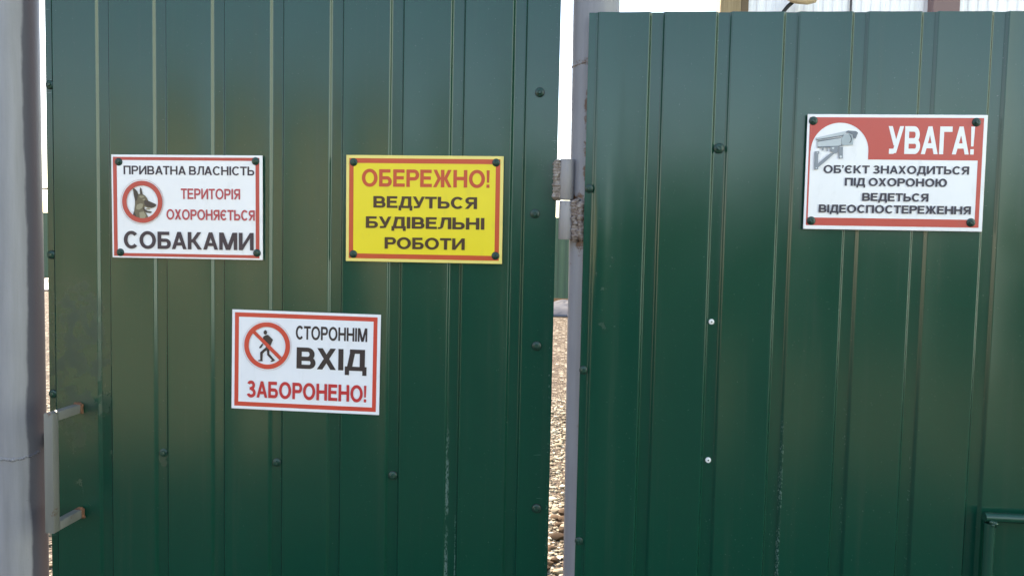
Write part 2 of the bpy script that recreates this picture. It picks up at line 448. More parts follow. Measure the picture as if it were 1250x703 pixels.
bead(bm, (.9280, -.021, 1.5090), (.9280, -.021, 1.5880), .0095, 5.1)
bead(bm, (.9380, -.029, 1.5120), (.9370, -.030, 1.5840), .0075, 8.4)
o = obj('weld', bm, M_RUST, postr, smooth=True); o.parent = hb

# ------------------------------------------------------------------ right fence panel
YR = -.0488
FP = Vector((1.95, YR, 0))
fence = tag(empty('fence_panel', FP), 'dark green profiled sheet panel with two white rivets, carrying the camera warning sign', 'fence')
RX = 1.0485
fp = sheet_paint('green_sheet_paint_panel', marks=[(1.3035 - FP.x, .5, 1.24, .0040, .50), (1.2915 - FP.x, .5, 1.20, .006, .62), (1.4120 - FP.x, .6, 1.28, .0045, .60), (1.312 - FP.x, .6, 1.15, .012, .68), (1.04 - FP.x, 1.0, 1.4, .002, .64), (1.5275 - FP.x, .6, 1.25, .003, .60)],
                 smudge=[(.98 - FP.x, 1.5, .02, .2, .55)])
obj('sheet', sheet(.9410, 3.00, .09, 1.914, YR, [RX + PITCH * (i - 1) for i in range(18)], seed=7.7, cell=.014,
                   dents=[(.9705, 1.52, .0085, .13, -.0046), (.983, 1.25, .016, .25, -.0018), (1.36, 1.12, .05, .12, .0008)]), [fp, M_EDGE], fence, smooth=True, angle=60)
for z in (.35, 1.02, 1.66):
    bm = bmesh.new(); rail(bm, (1.012, YR + .0100, z), (2.99, YR + .0472, z + .04)); obj('rail', bm, M_STEEL, fence)
for (x, z) in [(.9490, 1.6054), (.9475, 1.2784), (.9475, .9622)]: screw(x, YR + GH, z, fence, r=.0046)
screw(1.1745, YR + GH, 1.6789, fence, r=.0056)
for (x, z) in [(1.1725, 1.3726), (1.1755, 1.1227)]:
    bm = bmesh.new()
    tube(bm, [(x, YR + GH + .0002, z), (x, YR + GH - .0018, z), (x, YR + GH - .0028, z)], [.0050, .0048, .0026], 18)
    rv = obj('rivet', bm, M_ZINC, fence, smooth=True, angle=40)
    bm = bmesh.new(); tube(bm, [(x, YR + GH - .0027, z), (x, YR + GH - .0031, z)], [.0014, .0013], 12)
    o = obj('rivet_core', bm, M_RUBBER, fence); o.parent = rv
# welded green tube handle, lower right
hp = at(1208, 631, YR - .0145)
bm = bmesh.new(); TY = YR - .0145
tube(bm, [(hp.x + .002, TY, hp.z - .26), (hp.x + .0005, TY, hp.z - .010)], .0088, 20)
o = obj('handle', bm, M_TUBE, fence, smooth=True, angle=40); HND = o
bm = bmesh.new(); tube(bm, [(hp.x - .0088, TY, hp.z), (hp.x + .20, TY, hp.z)], .0080, 20)
o = obj('handle_bar', bm, M_TUBE, fence, smooth=True, angle=40); o.parent = HND
bm = bmesh.new(); tube(bm, [(hp.x + .20, TY, hp.z + .008), (hp.x + .20, TY, hp.z - .26)], .0088, 20)
o = obj('handle_bar', bm, M_TUBE, fence, smooth=True, angle=40); o.parent = HND
for (x, z) in ((hp.x + .002, hp.z - .235), (hp.x + .20, hp.z - .235)):
    bm = bmesh.new(); tube(bm, [(x, TY + .006, z), (x, YR - .0004, z)], .0080, 16)
    o = obj('handle_bar', bm, M_TUBE, fence, smooth=True, angle=40); o.parent = HND
bm = bmesh.new()
for k in range(9): blob(bm, (hp.x + random.uniform(-.004, .007), TY - .006 + random.uniform(-.003, .002), hp.z - .008 + random.uniform(-.005, .003)), random.uniform(.003, .0048), 1, rough=.5)
o = obj('weld', bm, M_TUBE, fence, smooth=True); o.parent = HND

# the same fence carried on to the left of the thick post
FL = Vector((-1.3, -.03, 0))
fl = tag(empty('fence_panel', FL), 'plain green profiled sheet panel beyond the thick grey post, without signs', 'fence')
obj('sheet', sheet(-2.3, -.262, .09, 2.05, -.03, [-2.25 + PITCH * i for i in range(17)], seed=12.3, cell=.02, rows=50), [sheet_paint('green_sheet_paint_plain'), M_EDGE], fl, smooth=True, angle=60)
for z in (.35, 1.02, 1.8):
    bm = bmesh.new(); rail(bm, (-2.29, -.0200, z), (-.25, .0172, z + .04)); obj('rail', bm, M_STEEL, fl)


# ------------------------------------------------------------------ lettering: bold grotesque capitals drawn as strokes (cap height 1)
def glyph(ch, s=.205, t=.17):
    P = []
    rect = lambda x0, z0, x1, z1: P.append([(x0, z0), (x1, z0), (x1, z1), (x0, z1)])
    def diag(xa, za, xb, zb, w_=None):
        w_ = w_ or s * 1.08; P.append([(xa, za), (xa + w_, za), (xb + w_, zb), (xb, zb)])
    def band(cx, cz, rx, rz, a0, a1, n=22, si=None, ti=None):
        si = s if si is None else si; ti = t if ti is None else ti
        for k in range(n):
            q = []
            for a, o in ((a0 + (a1 - a0) * k / n, 1), (a0 + (a1 - a0) * (k + 1) / n, 1), (a0 + (a1 - a0) * (k + 1) / n, 0), (a0 + (a1 - a0) * k / n, 0)):
                a = R(a); q.append((cx + (rx - (0 if o else si)) * math.cos(a), cz + (rz - (0 if o else ti)) * math.sin(a)))
            P.append(('same', q) if k else q)
    def bowl(x0, z0, z1, wd, side=1):
        rz = (z1 - z0) / 2; rx = min(rz * 1.05, wd * .6); cx = x0 + side * (wd - rx)
        band(cx, z0 + rz, rx, rz, *((-90, 90) if side > 0 else (90, 270)))
        a, b = sorted((x0, cx)); rect(a, z0, b, z0 + t); rect(a, z1 - t, b, z1)
    adv = None
    if ch == 'А': diag(0, 0, .36, 1, .23); diag(.72, 0, .36, 1, .23); rect(.2, .21, .75, .21 + t * .95); adv = .95
    elif ch == 'Б': rect(0, 0, s, 1); rect(s, 1 - t, .76, 1); bowl(s, 0, .60, .62); adv = .84
    elif ch == 'В': rect(0, 0, s, 1); bowl(s, 0, .565, .65); bowl(s, .565 - t * .97, 1, .60); adv = .87
    elif ch == 'Г': rect(0, 0, s, 1); rect(s, 1 - t, .70, 1); adv = .70
    elif ch == 'Д': rect(0, 0, 1.0, t); rect(0, -.21, t, 0); rect(1 - t, -.21, 1, 0); rect(.68, t, .68 + s, 1); rect(.22, 1 - t, .68, 1); P.append([(.10, t), (.10 + s, t), (.22 + s, 1 - t), (.22, 1 - t)]); adv = 1.0
    elif ch == 'Е': rect(0, 0, s, 1); rect(s, 0, .78, t); rect(s, 1 - t, .76, 1); rect(s, .42, .71, .42 + t); adv = .78
    elif ch in 'ЄС':
        band(.49, .5, .49, .52, 42, 318, 40)
        if ch == 'Є': rect(.15, .42, .66, .42 + t)
        adv = .91
    elif ch == 'Ж':
        rect(.52, 0, .52 + s, 1); diag(0, 0, .31, .52, .235); diag(.02, 1, .31, .48, .235); diag(1.01, 0, .70, .52, .235); diag(.99, 1, .70, .48, .235); rect(.42, .43, .86, .57); adv = 1.245
    elif ch == 'З':
        band(.37, .735, .35, .285, -88, 158, 24); band(.38, .285, .40, .305, -160, 88, 24); rect(.24, .445, .42, .445 + t * .9); adv = .78
    elif ch == 'И': rect(0, 0, s, 1); rect(.70, 0, .70 + s, 1); P.append([(s * .98, .0), (s * .98, .32), (.703, 1), (.703, .68)]); adv = .70 + s
    elif ch == 'І': rect(0, 0, s, 1); adv = s
    elif ch == 'К': rect(0, 0, s, 1); diag(.64, 0, .22, .54, .27); diag(.62, 1, .20, .46, .25); rect(s, .40, .36, .58); adv = .91
    elif ch == 'Л': rect(.68, 0, .68 + s, 1); rect(.24, 1 - t, .68, 1); P.append([(.14, .10), (.14 + s * .9, .16), (.24 + s * .95, 1 - t), (.24, 1 - t)]); P.append([(0, 0), (.12, 0), (.26, .06), (.14 + s * .9, .16), (.14, .17), (0, .165)]); adv = .68 + s
    elif ch == 'М': rect(0, 0, s * .95, 1); rect(.92, 0, .92 + s * .95, 1); diag(.42, 0, .02, 1, .255); diag(.44, 0, .84, 1, .255); adv = .92 + s * .95
    elif ch == 'Н': rect(0, 0, s, 1); rect(.69, 0, .69 + s, 1); rect(s, .41, .69, .41 + t * 1.03); adv = .69 + s
    elif ch == 'О': band(.53, .5, .53, .52, 0, 360, 44); adv = 1.06
    elif ch == 'П': rect(0, 0, s, 1); rect(.68, 0, .68 + s, 1); rect(s, 1 - t, .68, 1); adv = .68 + s
    elif ch == 'Р': rect(0, 0, s, 1); bowl(s, .37, 1, .62); adv = .82
    elif ch == 'Т': rect(.30, 0, .30 + s, 1 - t); rect(0, 1 - t, .60 + s, 1); adv = .60 + s
    elif ch == 'У': diag(.33, .30, 0, 1, .235); diag(.26, .03, .65, 1, .225); rect(.08, 0, .32, t * .95); P.append([(.32, 0), (.40, .03), (.50, .13), (.40, .26), (.32, t * .95)]); adv = .87
    elif ch == 'Х': diag(0, 0, .62, 1, .255); diag(.63, 0, .01, 1, .255); adv = .885
    elif ch == 'Ь': rect(0, 0, s, 1); bowl(s, 0, .61, .62); adv = .83
    elif ch == 'Ю': rect(0, 0, s, 1); rect(s, .41, .45, .41 + t); band(.83, .5, .48, .52, 0, 360, 40); adv = 1.31
    elif ch == 'Я': rect(.62, 0, .62 + s, 1); bowl(.62, .40, 1, .60, -1); diag(0, 0, .34, .46, .25); adv = .62 + s
    elif ch == '!': P.append([(.03, .29), (.17, .29), (.205, 1), (-.005, 1)]); rect(0, 0, .2, .19); adv = .2
    elif ch == '’': P.append([(0, .62), (.07, .62), (.19, .84), (.19, 1), (0, 1), (0, .82), (.07, .82)]); adv = .19
    return P, adv

# ------------------------------------------------------------------ signs
M_WHITE = flat('white_sign_plastic', (.87, .855, .87), .24)
M_STICK = flat('white_sticker', (.80, .80, .84), .38)
M_YEL = flat('yellow_sign_plastic', (.84, .66, .025), .30)
M_CREAM = flat('yellow_sign_margin', (.84, .68, .20), .30)
M_INK = flat('dark_violet_ink', (.030, .020, .040), .30)
M_INKC = flat('black_brown_ink', (.032, .022, .026), .36)
M_BROWN = flat('brown_ink', (.062, .026, .010), .32)
M_REDA = flat('red_ink_faded', (.53, .062, .048), .30)
M_REDT = flat('crimson_ink', (.50, .055, .075), .30)
M_REDB = flat('orange_red_ink', (.58, .075, .022), .32)
M_REDC = flat('bright_red_ink', (.62, .060, .035), .34)
M_REDCT = flat('deep_red_ink', (.55, .030, .035), .34)
M_REDD = flat('salmon_red_ink', (.56, .068, .045), .30)
M_HAIR = flat('pale_red_ink', (.62, .40, .36), .32)
M_WINK = flat('white_ink', (.86, .855, .86), .30)

class Sign:
    """a sign panel whose own axes are x right, z up, -y towards the viewer; marks are laid on its face"""
    def __init__(self, name, cx, cz, rot, wd, ht, yback, thick, zoom, label, face_mat):
        self.c = Vector((cx, yback, cz)); self.rot = rot; self.z0 = zoom; self.w, self.h, self.t = wd, ht, thick
        self.root = tag(empty(name, (cx, yback, cz), (0, -rot, 0)), label, 'sign')
        self.lay = 0
        bm = bmesh.new(); nx = 14
        for i in range(2): pass
        box(bm, (-wd / 2, -thick, -ht / 2), (wd / 2, 0, ht / 2), .0006 if thick > .0015 else 0)
        self.panel = obj('panel', bm, face_mat, self.root, world=False)
    def L(self, zx, zy):
        """photograph detail coordinates -> the sign's own x, z"""
        ox, oy, sc = self.z0
        p = at(ox + zx / sc, oy + zy / sc, self.c.y - self.t) - self.c
        c, s = math.cos(-self.rot), math.sin(-self.rot)
        return (c * p.x - s * p.z, s * p.x + c * p.z)
    def y(self, k=1):
        self.lay += k; return -self.t - .00012 * self.lay - .0001
    def polys(self, name, polys, mat, parent=None, lay=None):
        """flat printed shapes, each an outline in the sign's own x, z"""
        yy = self.y() if lay is None else lay
        bm = bmesh.new()
        for k, poly in enumerate(polys):
            vs_ = [bm.verts.new((x, yy - k * .00002, z)) for x, z in poly]
            bm.faces.new(vs_)
        bm.normal_update(); bmesh.ops.triangulate(bm, faces=bm.faces[:])
        for f in bm.faces:
            f.normal_update()
            if f.normal.y > 0: f.normal_flip()
        return obj(name, bm, mat, parent or self.root, world=False)
    def zp(self, pts): return [self.L(*p) for p in pts]
    def frame(self, name, outer, inner, mat):
        (ax, az), (bx, bz) = outer; (cx, cz), (dx, dz) = inner      # left/top, right/bottom in own space
        yy = self.y(); bm = bmesh.new()
        o = [bm.verts.new((x, yy, z)) for x, z in ((ax, az), (bx, az), (bx, bz), (ax, bz))]
        i = [bm.verts.new((x, yy, z)) for x, z in ((cx, cz), (dx, cz), (dx, dz), (cx, dz))]
        for k in range(4): bm.faces.new((o[k], i[k], i[(k + 1) % 4], o[(k + 1) % 4]))
        for f in bm.faces:
            f.normal_update()
            if f.normal.y > 0: f.normal_flip()
        return obj(name, bm, mat, self.root, world=False)
    def ringshape(self, name, c, r1, r0, mat, parent=None, n=64):
        yy = self.y(); bm = bmesh.new()
        o = [bm.verts.new((c[0] + r1 * math.cos(2 * math.pi * k / n), yy, c[1] + r1 * math.sin(2 * math.pi * k / n))) for k in range(n)]
        i = [bm.verts.new((c[0] + r0 * math.cos(2 * math.pi * k / n), yy, c[1] + r0 * math.sin(2 * math.pi * k / n))) for k in range(n)]
        for k in range(n):
            f = bm.faces.new((o[k], o[(k + 1) % n], i[(k + 1) % n], i[k])); f.normal_update()
            if f.normal.y > 0: f.normal_flip()
        return obj(name, bm, mat, parent or self.root, world=False)
    def text(self, body, x0, x1, z0, z1, mat, bold=.21):
        """one line of lettering; x0..x1 the line's width, z0..z1 baseline to cap height, in own space"""
        pieces, pen = [], 0.0
        for i_, ch in enumerate(body):
            if ch == ' ': pen += .30; continue
            ps, adv = glyph(ch, bold, bold * .83)
            lev = -1
            for p in ps:
                if isinstance(p, tuple): p = p[1]
                else: lev += 1
                pieces.append(([(x + pen, z) for x, z in p], lev))
            k_ = 1 if ch in 'АТУЛГД' else 0
            nx_ = 1 if i_ + 1 < len(body) and body[i_ + 1] in 'АТУЛДЖХ' else 0
            pen += adv + (.105, .075, .02)[k_ + nx_]
        xs = [x for p, _ in pieces for x, _z in p]; lo, hi = min(xs), max(xs)
        sx = (x1 - x0) / (hi - lo); sz = z1 - z0
        yy = self.y(2); bm = bmesh.new()
        for p, lev in pieces:
            bm.faces.new([bm.verts.new((x0 + (x - lo) * sx, yy - lev * .00001, z0 + z * sz)) for x, z in p])
        bm.normal_update(); bmesh.ops.triangulate(bm, faces=[f for f in bm.faces if len(f.verts) > 4])
        for f in bm.faces:
            f.normal_update()
            if f.normal.y > 0: f.normal_flip()
        return obj('lettering', bm, mat, self.root, world=False)
    def line(self, body, zx0, zx1, zt, zb, mat, bold=.21):
        zm = (zx0 + zx1) / 2
        a = self.L(zx0, (zt + zb) / 2); b = self.L(zx1, (zt + zb) / 2)
        return self.text(body, a[0], b[0], self.L(zm, zb)[1], self.L(zm, zt)[1], mat, bold)
    def screws(self, pts):
        for p in pts:
            x, z = self.L(*p); screw(x, -self.t, z, self.root, r=.0044, world=False)

def inset(s, l, t, r, b): return ((-s.w / 2 + l, s.h / 2 - t), (s.w / 2 - r, -s.h / 2 + b))
PXM = .000349                                       # metres per detail pixel on the first two signs

# guard dogs sign
A = Sign('warning_sign', .1818, 1.5612, .0052, .2996, .1981, -.0026, .003, (120, 180, 4.686), 'white private property sign with a dog head in a red ring', M_WHITE)
A.frame('border', inset(A, 10 * PXM, 13 * PXM, 17 * PXM, 9 * PXM), inset(A, 32 * PXM, 30 * PXM, 38 * PXM, 26 * PXM), M_REDA)
A.line('ПРИВАТНА ВЛАСНІСТЬ', 145, 893, 108, 158, M_INK, .205)
A.line('ТЕРИТОРІЯ', 473, 812, 237, 297, M_REDT, .205)
A.line('ОХОРОНЯЄТЬСЯ', 391, 896, 357, 416, M_REDT, .215)
A.line('СОБАКАМИ', 148, 890, 484, 583, M_INK, .235)
dc = A.L(254, 312)
A.z0 = (140, 215, 10.815)
q = A.zp
dog = A.polys('dog_head', [q([(243, 158), (272, 168), (305, 205), (318, 240), (338, 238), (336, 190), (340, 148), (360, 168), (374, 240), (408, 262), (432, 292), (448, 328), (500, 350), (540, 368), (554, 380), (548, 398), (530, 412), (492, 424), (440, 420), (398, 404), (400, 436), (440, 462), (492, 468), (494, 484), (470, 490), (430, 484), (408, 474), (448, 540), (420, 585), (330, 580), (238, 540), (262, 460), (272, 380), (272, 320), (256, 250)])], flat('dog_brown_ink', (.135, .11, .07), .32))
A.polys('dark_fur', [q([(246, 164), (270, 170), (300, 205), (314, 250), (300, 320), (276, 335), (260, 250)]), q([(338, 160), (352, 162), (370, 236), (344, 238)]),
    q([(392, 318), (440, 322), (500, 352), (540, 370), (552, 382), (540, 402), (496, 414), (440, 408), (400, 380)]), q([(382, 410), (400, 440), (442, 466), (492, 470), (480, 486), (430, 482), (396, 462), (378, 430)]),
    q([(240, 536), (258, 470), (280, 500), (300, 560)])], flat('dog_dark_ink', (.045, .033, .032), .32), dog)
A.polys('light_fur', [q([(290, 420), (300, 380), (350, 360), (382, 372), (372, 420), (330, 446), (296, 440)]), q([(370, 310), (398, 300), (412, 312), (392, 326)]), q([(330, 480), (390, 470), (420, 520), (400, 570), (340, 570)]),
    q([(406, 432), (440, 424), (480, 432), (470, 444), (430, 446)]), q([(332, 262), (382, 260), (400, 280), (360, 290), (336, 284)])], flat('dog_tan_ink', (.32, .28, .19), .32), dog)
A.z0 = (120, 180, 4.686)
A.ringshape('ring', dc, 115.5 * PXM, 90 * PXM, M_REDA)
A.ringshape('ring_outline', dc, 123.5 * PXM, 121.5 * PXM, M_HAIR)
A.screws([(117, 83), (900, 80), (127, 600), (908, 604)])

# building works sign
B = Sign('warning_sign', .6426, 1.5650, .0034, .2972, .1994, -.0026, .003, (410, 180, 4.686), 'yellow building works warning sign with brown and red lettering', M_CREAM)
x0, z0 = inset(B, 17 * .000332, 17 * .000332, 0, 0)[0]; x1, z1 = inset(B, 0, 0, 17 * .000332, 17 * .000332)[1]
B.polys('face', [[(x0, z0), (x1, z0), (x1, z1), (x0, z1)]], M_YEL)
B.frame('border', inset(B, 18 * .000332, 18 * .000332, 18 * .000332, 18 * .000332), inset(B, 43 * .000332, 45 * .000332, 43 * .000332, 45 * .000332), M_REDB)
B.line('ОБЕРЕЖНО!', 149, 880, 128, 228, M_REDB, .235)
B.line('ВЕДУТЬСЯ', 215, 808, 282, 349, M_BROWN, .24)
B.line('БУДІВЕЛЬНІ', 172, 850, 399, 466, M_BROWN, .24)
B.line('РОБОТИ', 280, 738, 517, 583, M_BROWN, .24)
B.screws([(102, 85), (917, 88), (100, 610), (913, 620)])

# no entry sticker
C = Sign('warning_sign', .4156, 1.2691, .0084 - .017, .2917, .1927, -.0007, .0007, (270, 370, 4.848), 'white no entry sign with a crossed out walking figure, below the others', M_STICK)
k = .000331
C.frame('border', inset(C, 17 * k, 16 * k, 19 * k, 17 * k), inset(C, 41 * k, 41 * k, 42 * k, 42 * k), M_REDC)
C.line('СТОРОННІМ', 442, 865, 141, 221, M_INKC, .215)
C.line('ВХІД', 447, 862, 268, 394, M_INKC, .235)
C.line('ЗАБОРОНЕНО!', 153, 860, 472, 570, M_REDCT, .235)
pc = C.L(273, 251)
C.z0 = (290, 385, 9.37); q = C.zp
def ell(cx, cy, rx, ry, n=20): return [(cx + rx * math.cos(2 * math.pi * t / n), cy + ry * math.sin(2 * math.pi * t / n)) for t in range(n)]
C.polys('walking_figure', [q(ell(320, 193, 20, 26)), q([(292, 250), (302, 236), (326, 222), (352, 220), (408, 276), (378, 345), (382, 360), (330, 372), (318, 330), (304, 290)]),
    q([(284, 318), (298, 330), (274, 368), (256, 376), (248, 364)]),
    q([(326, 362), (352, 386), (312, 412), (292, 434), (288, 500), (290, 522), (238, 520), (240, 508), (262, 504), (260, 420)]),
    q([(336, 366), (366, 370), (366, 438), (420, 498), (432, 514), (404, 528), (380, 528), (382, 516), (398, 510), (342, 452)])], M_INKC)
C.polys('slash', [q([(176, 200), (206, 176), (508, 474), (480, 506)])], M_REDC)
C.z0 = (270, 370, 4.848)
C.ringshape('ring', pc, 137 * k, 110 * k, M_REDC)
C.ringshape('ring_outline', pc, 146 * k, 144.5 * k, M_HAIR)

# video surveillance sign
D = Sign('warning_sign', 1.4714, 1.6397, .0030, .2986, .1978, YR - .0026, .003, (965, 130, 4.392), 'white and red video surveillance sign with a picture of a camera', M_WHITE)
kx, kz = .000312, .000331
xl, xr = -D.w / 2 + 12 * kx, D.w / 2 - 20 * kx; zt, zb = D.h / 2 - 16 * kz, -D.h / 2 + 20 * kz
xli, xri = xl + 9 * kx, xr - 22 * kx; zh = D.L(700, 288)[1]; zf = D.L(500, 601)[1]
D.frame('border', ((xl, zt), (xr, zb)), ((xli, zt - 3 * kz), (xri, zf)), M_REDD)
cc = D.L(262, 240); rad = D.L(417, 240)[0] - cc[0]
arc = []
for t in range(41):
    a = math.pi * t / 40
    x = cc[0] - rad * math.cos(a); z = cc[1] + (cc[1] * 0 + 1) * rad * 1.0 * math.sin(a)
    if x >= xli: arc.append((x, z))
za = arc[0][1]
band = [(xli, zt - 2 * kz), (xri + kx, zt - 2 * kz), (xri + kx, zh), (arc[-1][0], zh)] + arc[::-1] + [(xli, za)]
D.polys('header_band', [band], M_REDD)
D.line('УВАГА!', 522, 985, 108, 257, M_WINK, .235)
D.line('ОБ’ЄКТ ЗНАХОДИТЬСЯ', 176, 957, 319, 362, M_INK, .24)
D.line('ПІД ОХОРОНОЮ', 290, 838, 386, 429, M_INK, .24)
D.line('ВЕДЕТЬСЯ', 383, 738, 466, 509, M_INK, .24)
D.line('ВІДЕОСПОСТЕРЕЖЕННЯ', 150, 965, 531, 574, M_INK, .24)
D.z0 = (985, 145, 10.04); q = D.zp
I = lambda n_, v: flat(n_, v, .32)
pg = D.polys('camera_body', [q([(108, 236), (490, 150), (450, 205), (114, 262)]), q([(124, 286), (412, 238), (420, 330), (390, 346), (128, 356)])], I('light_grey_ink', (.50, .54, .56)))
D.polys('camera_shade', [q([(110, 258), (450, 200), (440, 216), (112, 268)]), q([(124, 272), (414, 232), (414, 242), (126, 288)]), q([(126, 344), (390, 334), (420, 322), (440, 330), (390, 350), (128, 360)]),
    q([(470, 165), (500, 148), (600, 156), (622, 176), (590, 250), (568, 240), (560, 200), (520, 184)])], I('mid_grey_ink', (.15, .17, .20)), pg)
D.polys('camera_lens', [q([(452, 208), (500, 180), (545, 200), (566, 250), (560, 322), (440, 332), (420, 300), (418, 240)]), q(ell(496, 246, 46, 54))], I('lens_grey_ink', (.40, .45, .47)), pg)
D.polys('lens_rim', [q([(510, 196), (536, 212), (548, 250), (536, 292), (508, 304), (528, 280), (534, 246), (524, 212)])], I('dark_grey_ink', (.05, .06, .075)), pg)
D.polys('camera_bracket', [q([(92, 404), (146, 400), (146, 432), (136, 436), (128, 560), (134, 624), (84, 630)]), q([(96, 580), (280, 428), (340, 424), (130, 604)]), q([(380, 352), (436, 348), (434, 492), (386, 492)]),
    q([(180, 358), (204, 358), (200, 394), (178, 390)]), q([(232, 358), (250, 358), (252, 400), (236, 400)]), q([(280, 350), (376, 344), (372, 414), (336, 432), (280, 396)])], I('bracket_grey_ink', (.24, .26, .29)), pg)
BI = I('bolt_ink', (.62, .64, .66)); yb = D.y()
for sh in (ell(410, 468, 14, 16, 12), [(300, 356), (330, 352), (326, 376), (300, 372)], ell(124, 416, 8, 6, 8), ell(110, 606, 8, 8, 8)): D.polys('bracket_bolt', [q(sh)], BI, pg, yb)
D.z0 = (965, 130, 4.392)
D.screws([(122, 78), (996, 86), (110, 613), (966, 623)])

# ------------------------------------------------------------------ beyond the fence
# gravel stones and dirt clods on the yard
M_STONE = N('pale_stones', rough=.85, spec=.25)
oi = M_STONE.t.nodes.new('ShaderNodeNewGeometry')
M_STONE.set('Base Color', M_STONE.ramp(oi.outputs['Random Per Island'], (0, (.06, .042, .026)), (.25, (.20, .16, .105)), (.7, (.40, .34, .24)), (1, (.56, .50, .40))))
def stones(n, xr_, yr_, rr, sub=1):
    tb = bmesh.new(); bmesh.ops.create_icosphere(tb, subdivisions=sub, radius=1)
    tv = [v.co.copy() for v in tb.verts]; tf = [[v.index for v in f.verts] for f in tb.faces]; tb.free()
    vv, ff = [], []
    for _ in range(n):
        x = random.uniform(*xr_); y = yr_[0] + (yr_[1] - yr_[0]) * random.random() ** 1.5
        r = random.uniform(*rr) * (2.2 if random.random() < .03 else 1); off = Vector((random.uniform(0, 90), random.uniform(0, 90), 0)); b = len(vv)
        ax, ay = random.uniform(.8, 1.4), random.uniform(.8, 1.2)
        for c in tv:
            k = r * (1 + .5 * mnoise.noise(c * 1.6 + off)); vv.append((x + c.x * ax * k, y + c.y * ay * k, r * .25 + c.z * .65 * k))
        ff += [[b + i for i in f] for f in tf]
    me = bpy.data.meshes.new('stones'); me.from_pydata(vv, [], ff); bm = bmesh.new(); bm.from_mesh(me); bpy.data.meshes.remove(me)
    return bm
tag(obj('gravel', stones(6500, (.45, 1.35), (.5, 6), (.006, .015)), M_STONE.m, smooth=True, angle=50), 'pale tan gravel stones lying on the yard behind the gate', 'gravel', kind='stuff')
tag(obj('gravel', stones(2600, (-4.2, -.5), (.5, 5), (.008, .02)), M_STONE.m, smooth=True, angle=50), 'sunlit gravel stones behind the slit beside the thick post', 'gravel', kind='stuff')

clod = N('brown_earth', rough=.95, spec=.1)
gi = clod.t.nodes.new('ShaderNodeNewGeometry'); clod.set('Base Color', clod.ramp(gi.outputs['Random Per Island'], (0, (.035, .022, .014)), (1, (.12, .08, .05))))
tag(obj('soil', stones(150, (.5, 1.3), (1.5, 2.75), (.018, .042)), clod.m, smooth=True, angle=50), 'dark brown clods of earth at the bottom of the slit below the hinge', 'soil', kind='stuff')

# far green fence
far = tag(empty('boundary_fence', (-6, 19.8, 0)), 'low looking green fence far across the yard, seen through the slits', 'fence')
a0, a1 = Vector((-26, 24.05, 0)), Vector((12, 15.9, 0)); dr = (a1 - a0).normalized(); nrm = Vector((dr.y, -dr.x, 0)); Ln = (a1 - a0).length
bm = bmesh.new(); nseg = int(Ln / .05); row = []
for i in range(nseg + 1):
    s_ = i * .05; off = .018 if (i // 2) % 2 else 0
    p = a0 + dr * s_ + nrm * off
    row.append((bm.verts.new((p.x, p.y, .14)), bm.verts.new((p.x, p.y, 2.27))))
for a, b in zip(row, row[1:]): bm.faces.new((a[0], b[0], b[1], a[1]))
bmesh.ops.solidify(bm, geom=bm.faces[:], thickness=.004)
gpf = N('far_green_sheet', (.075, .135, .10), .5)
obj('sheet', bm, gpf.m, far)
bm = bmesh.new()
ang = math.atan2(dr.y, dr.x)
box(bm, (-Ln / 2, -.04, 0), (Ln / 2, .04, .15), .01)
for v in bm.verts: v.co = Matrix.Rotation(ang, 3, 'Z') @ v.co + (a0 + a1) / 2
obj('base_board', bm, N('orange_brown_board', (.36, .17, .07), .7).m, far)
for i in range(15):
    p = a0 + dr * (Ln * i / 14) - nrm * .08; bm = bmesh.new()
    tube(bm, [(p.x, p.y, 0), (p.x, p.y, 2.2)], .03, 10); obj('post', bm, M_STEEL, far)

# crumpled tarpaulin heaps at the foot of the far fence
def tarp(cx, cy, wx, wy, hh, label):
    bm = bmesh.new(); n = 26; g = bmesh.ops.create_grid(bm, x_segments=n, y_segments=n, size=1)
    for v in bm.verts:
        r = max(abs(v.co.x), abs(v.co.y)); k = max(0, 1 - r ** 3)
        z = hh * k * (.55 + .7 * mnoise.noise(Vector((v.co.x * 2.1 + cx, v.co.y * 2.1, 1))) + .45 * abs(mnoise.noise(Vector((v.co.x * 6, v.co.y * 6 + cy, 2)))))
        v.co = Vector((cx + v.co.x * wx, cy + v.co.y * wy, .02 + max(0, z)))
    bmesh.ops.solidify(bm, geom=bm.faces[:], thickness=.01)
    tag(obj('tarpaulin', bm, N('pale_blue_grey_plastic', (.065, .07, .082), .6).m, smooth=True), label, 'tarpaulin')
tarp(.7, 15.6, 1.6, 1.0, .32, 'crumpled blue grey plastic sheet seen through the slit below the hinge')
tarp(-14.3, 19.2, 1.8, 1.2, .30, 'crumpled blue grey plastic sheet seen through the slit beside the thick post')

# pole beyond the far fence
bm = bmesh.new(); pp = at(49.5, 230, 48)
tube(bm, [(pp.x, pp.y, 0), (pp.x, pp.y, 5.2)], [.10, .07], 12); pole = tag(empty('utility_pole', (pp.x, pp.y, 0)), 'thin dark pole far beyond the green boundary fence', 'pole')
obj('mast', bm, N('weathered_wood', (.10, .085, .07), .8).m, pole)
bm = bmesh.new(); box(bm, (pp.x - .6, pp.y - .05, 4.7), (pp.x + .6, pp.y + .05, 4.82), .01)
obj('cross_arm', bm, N('weathered_wood_arm', (.10, .085, .07), .8).m, pole)

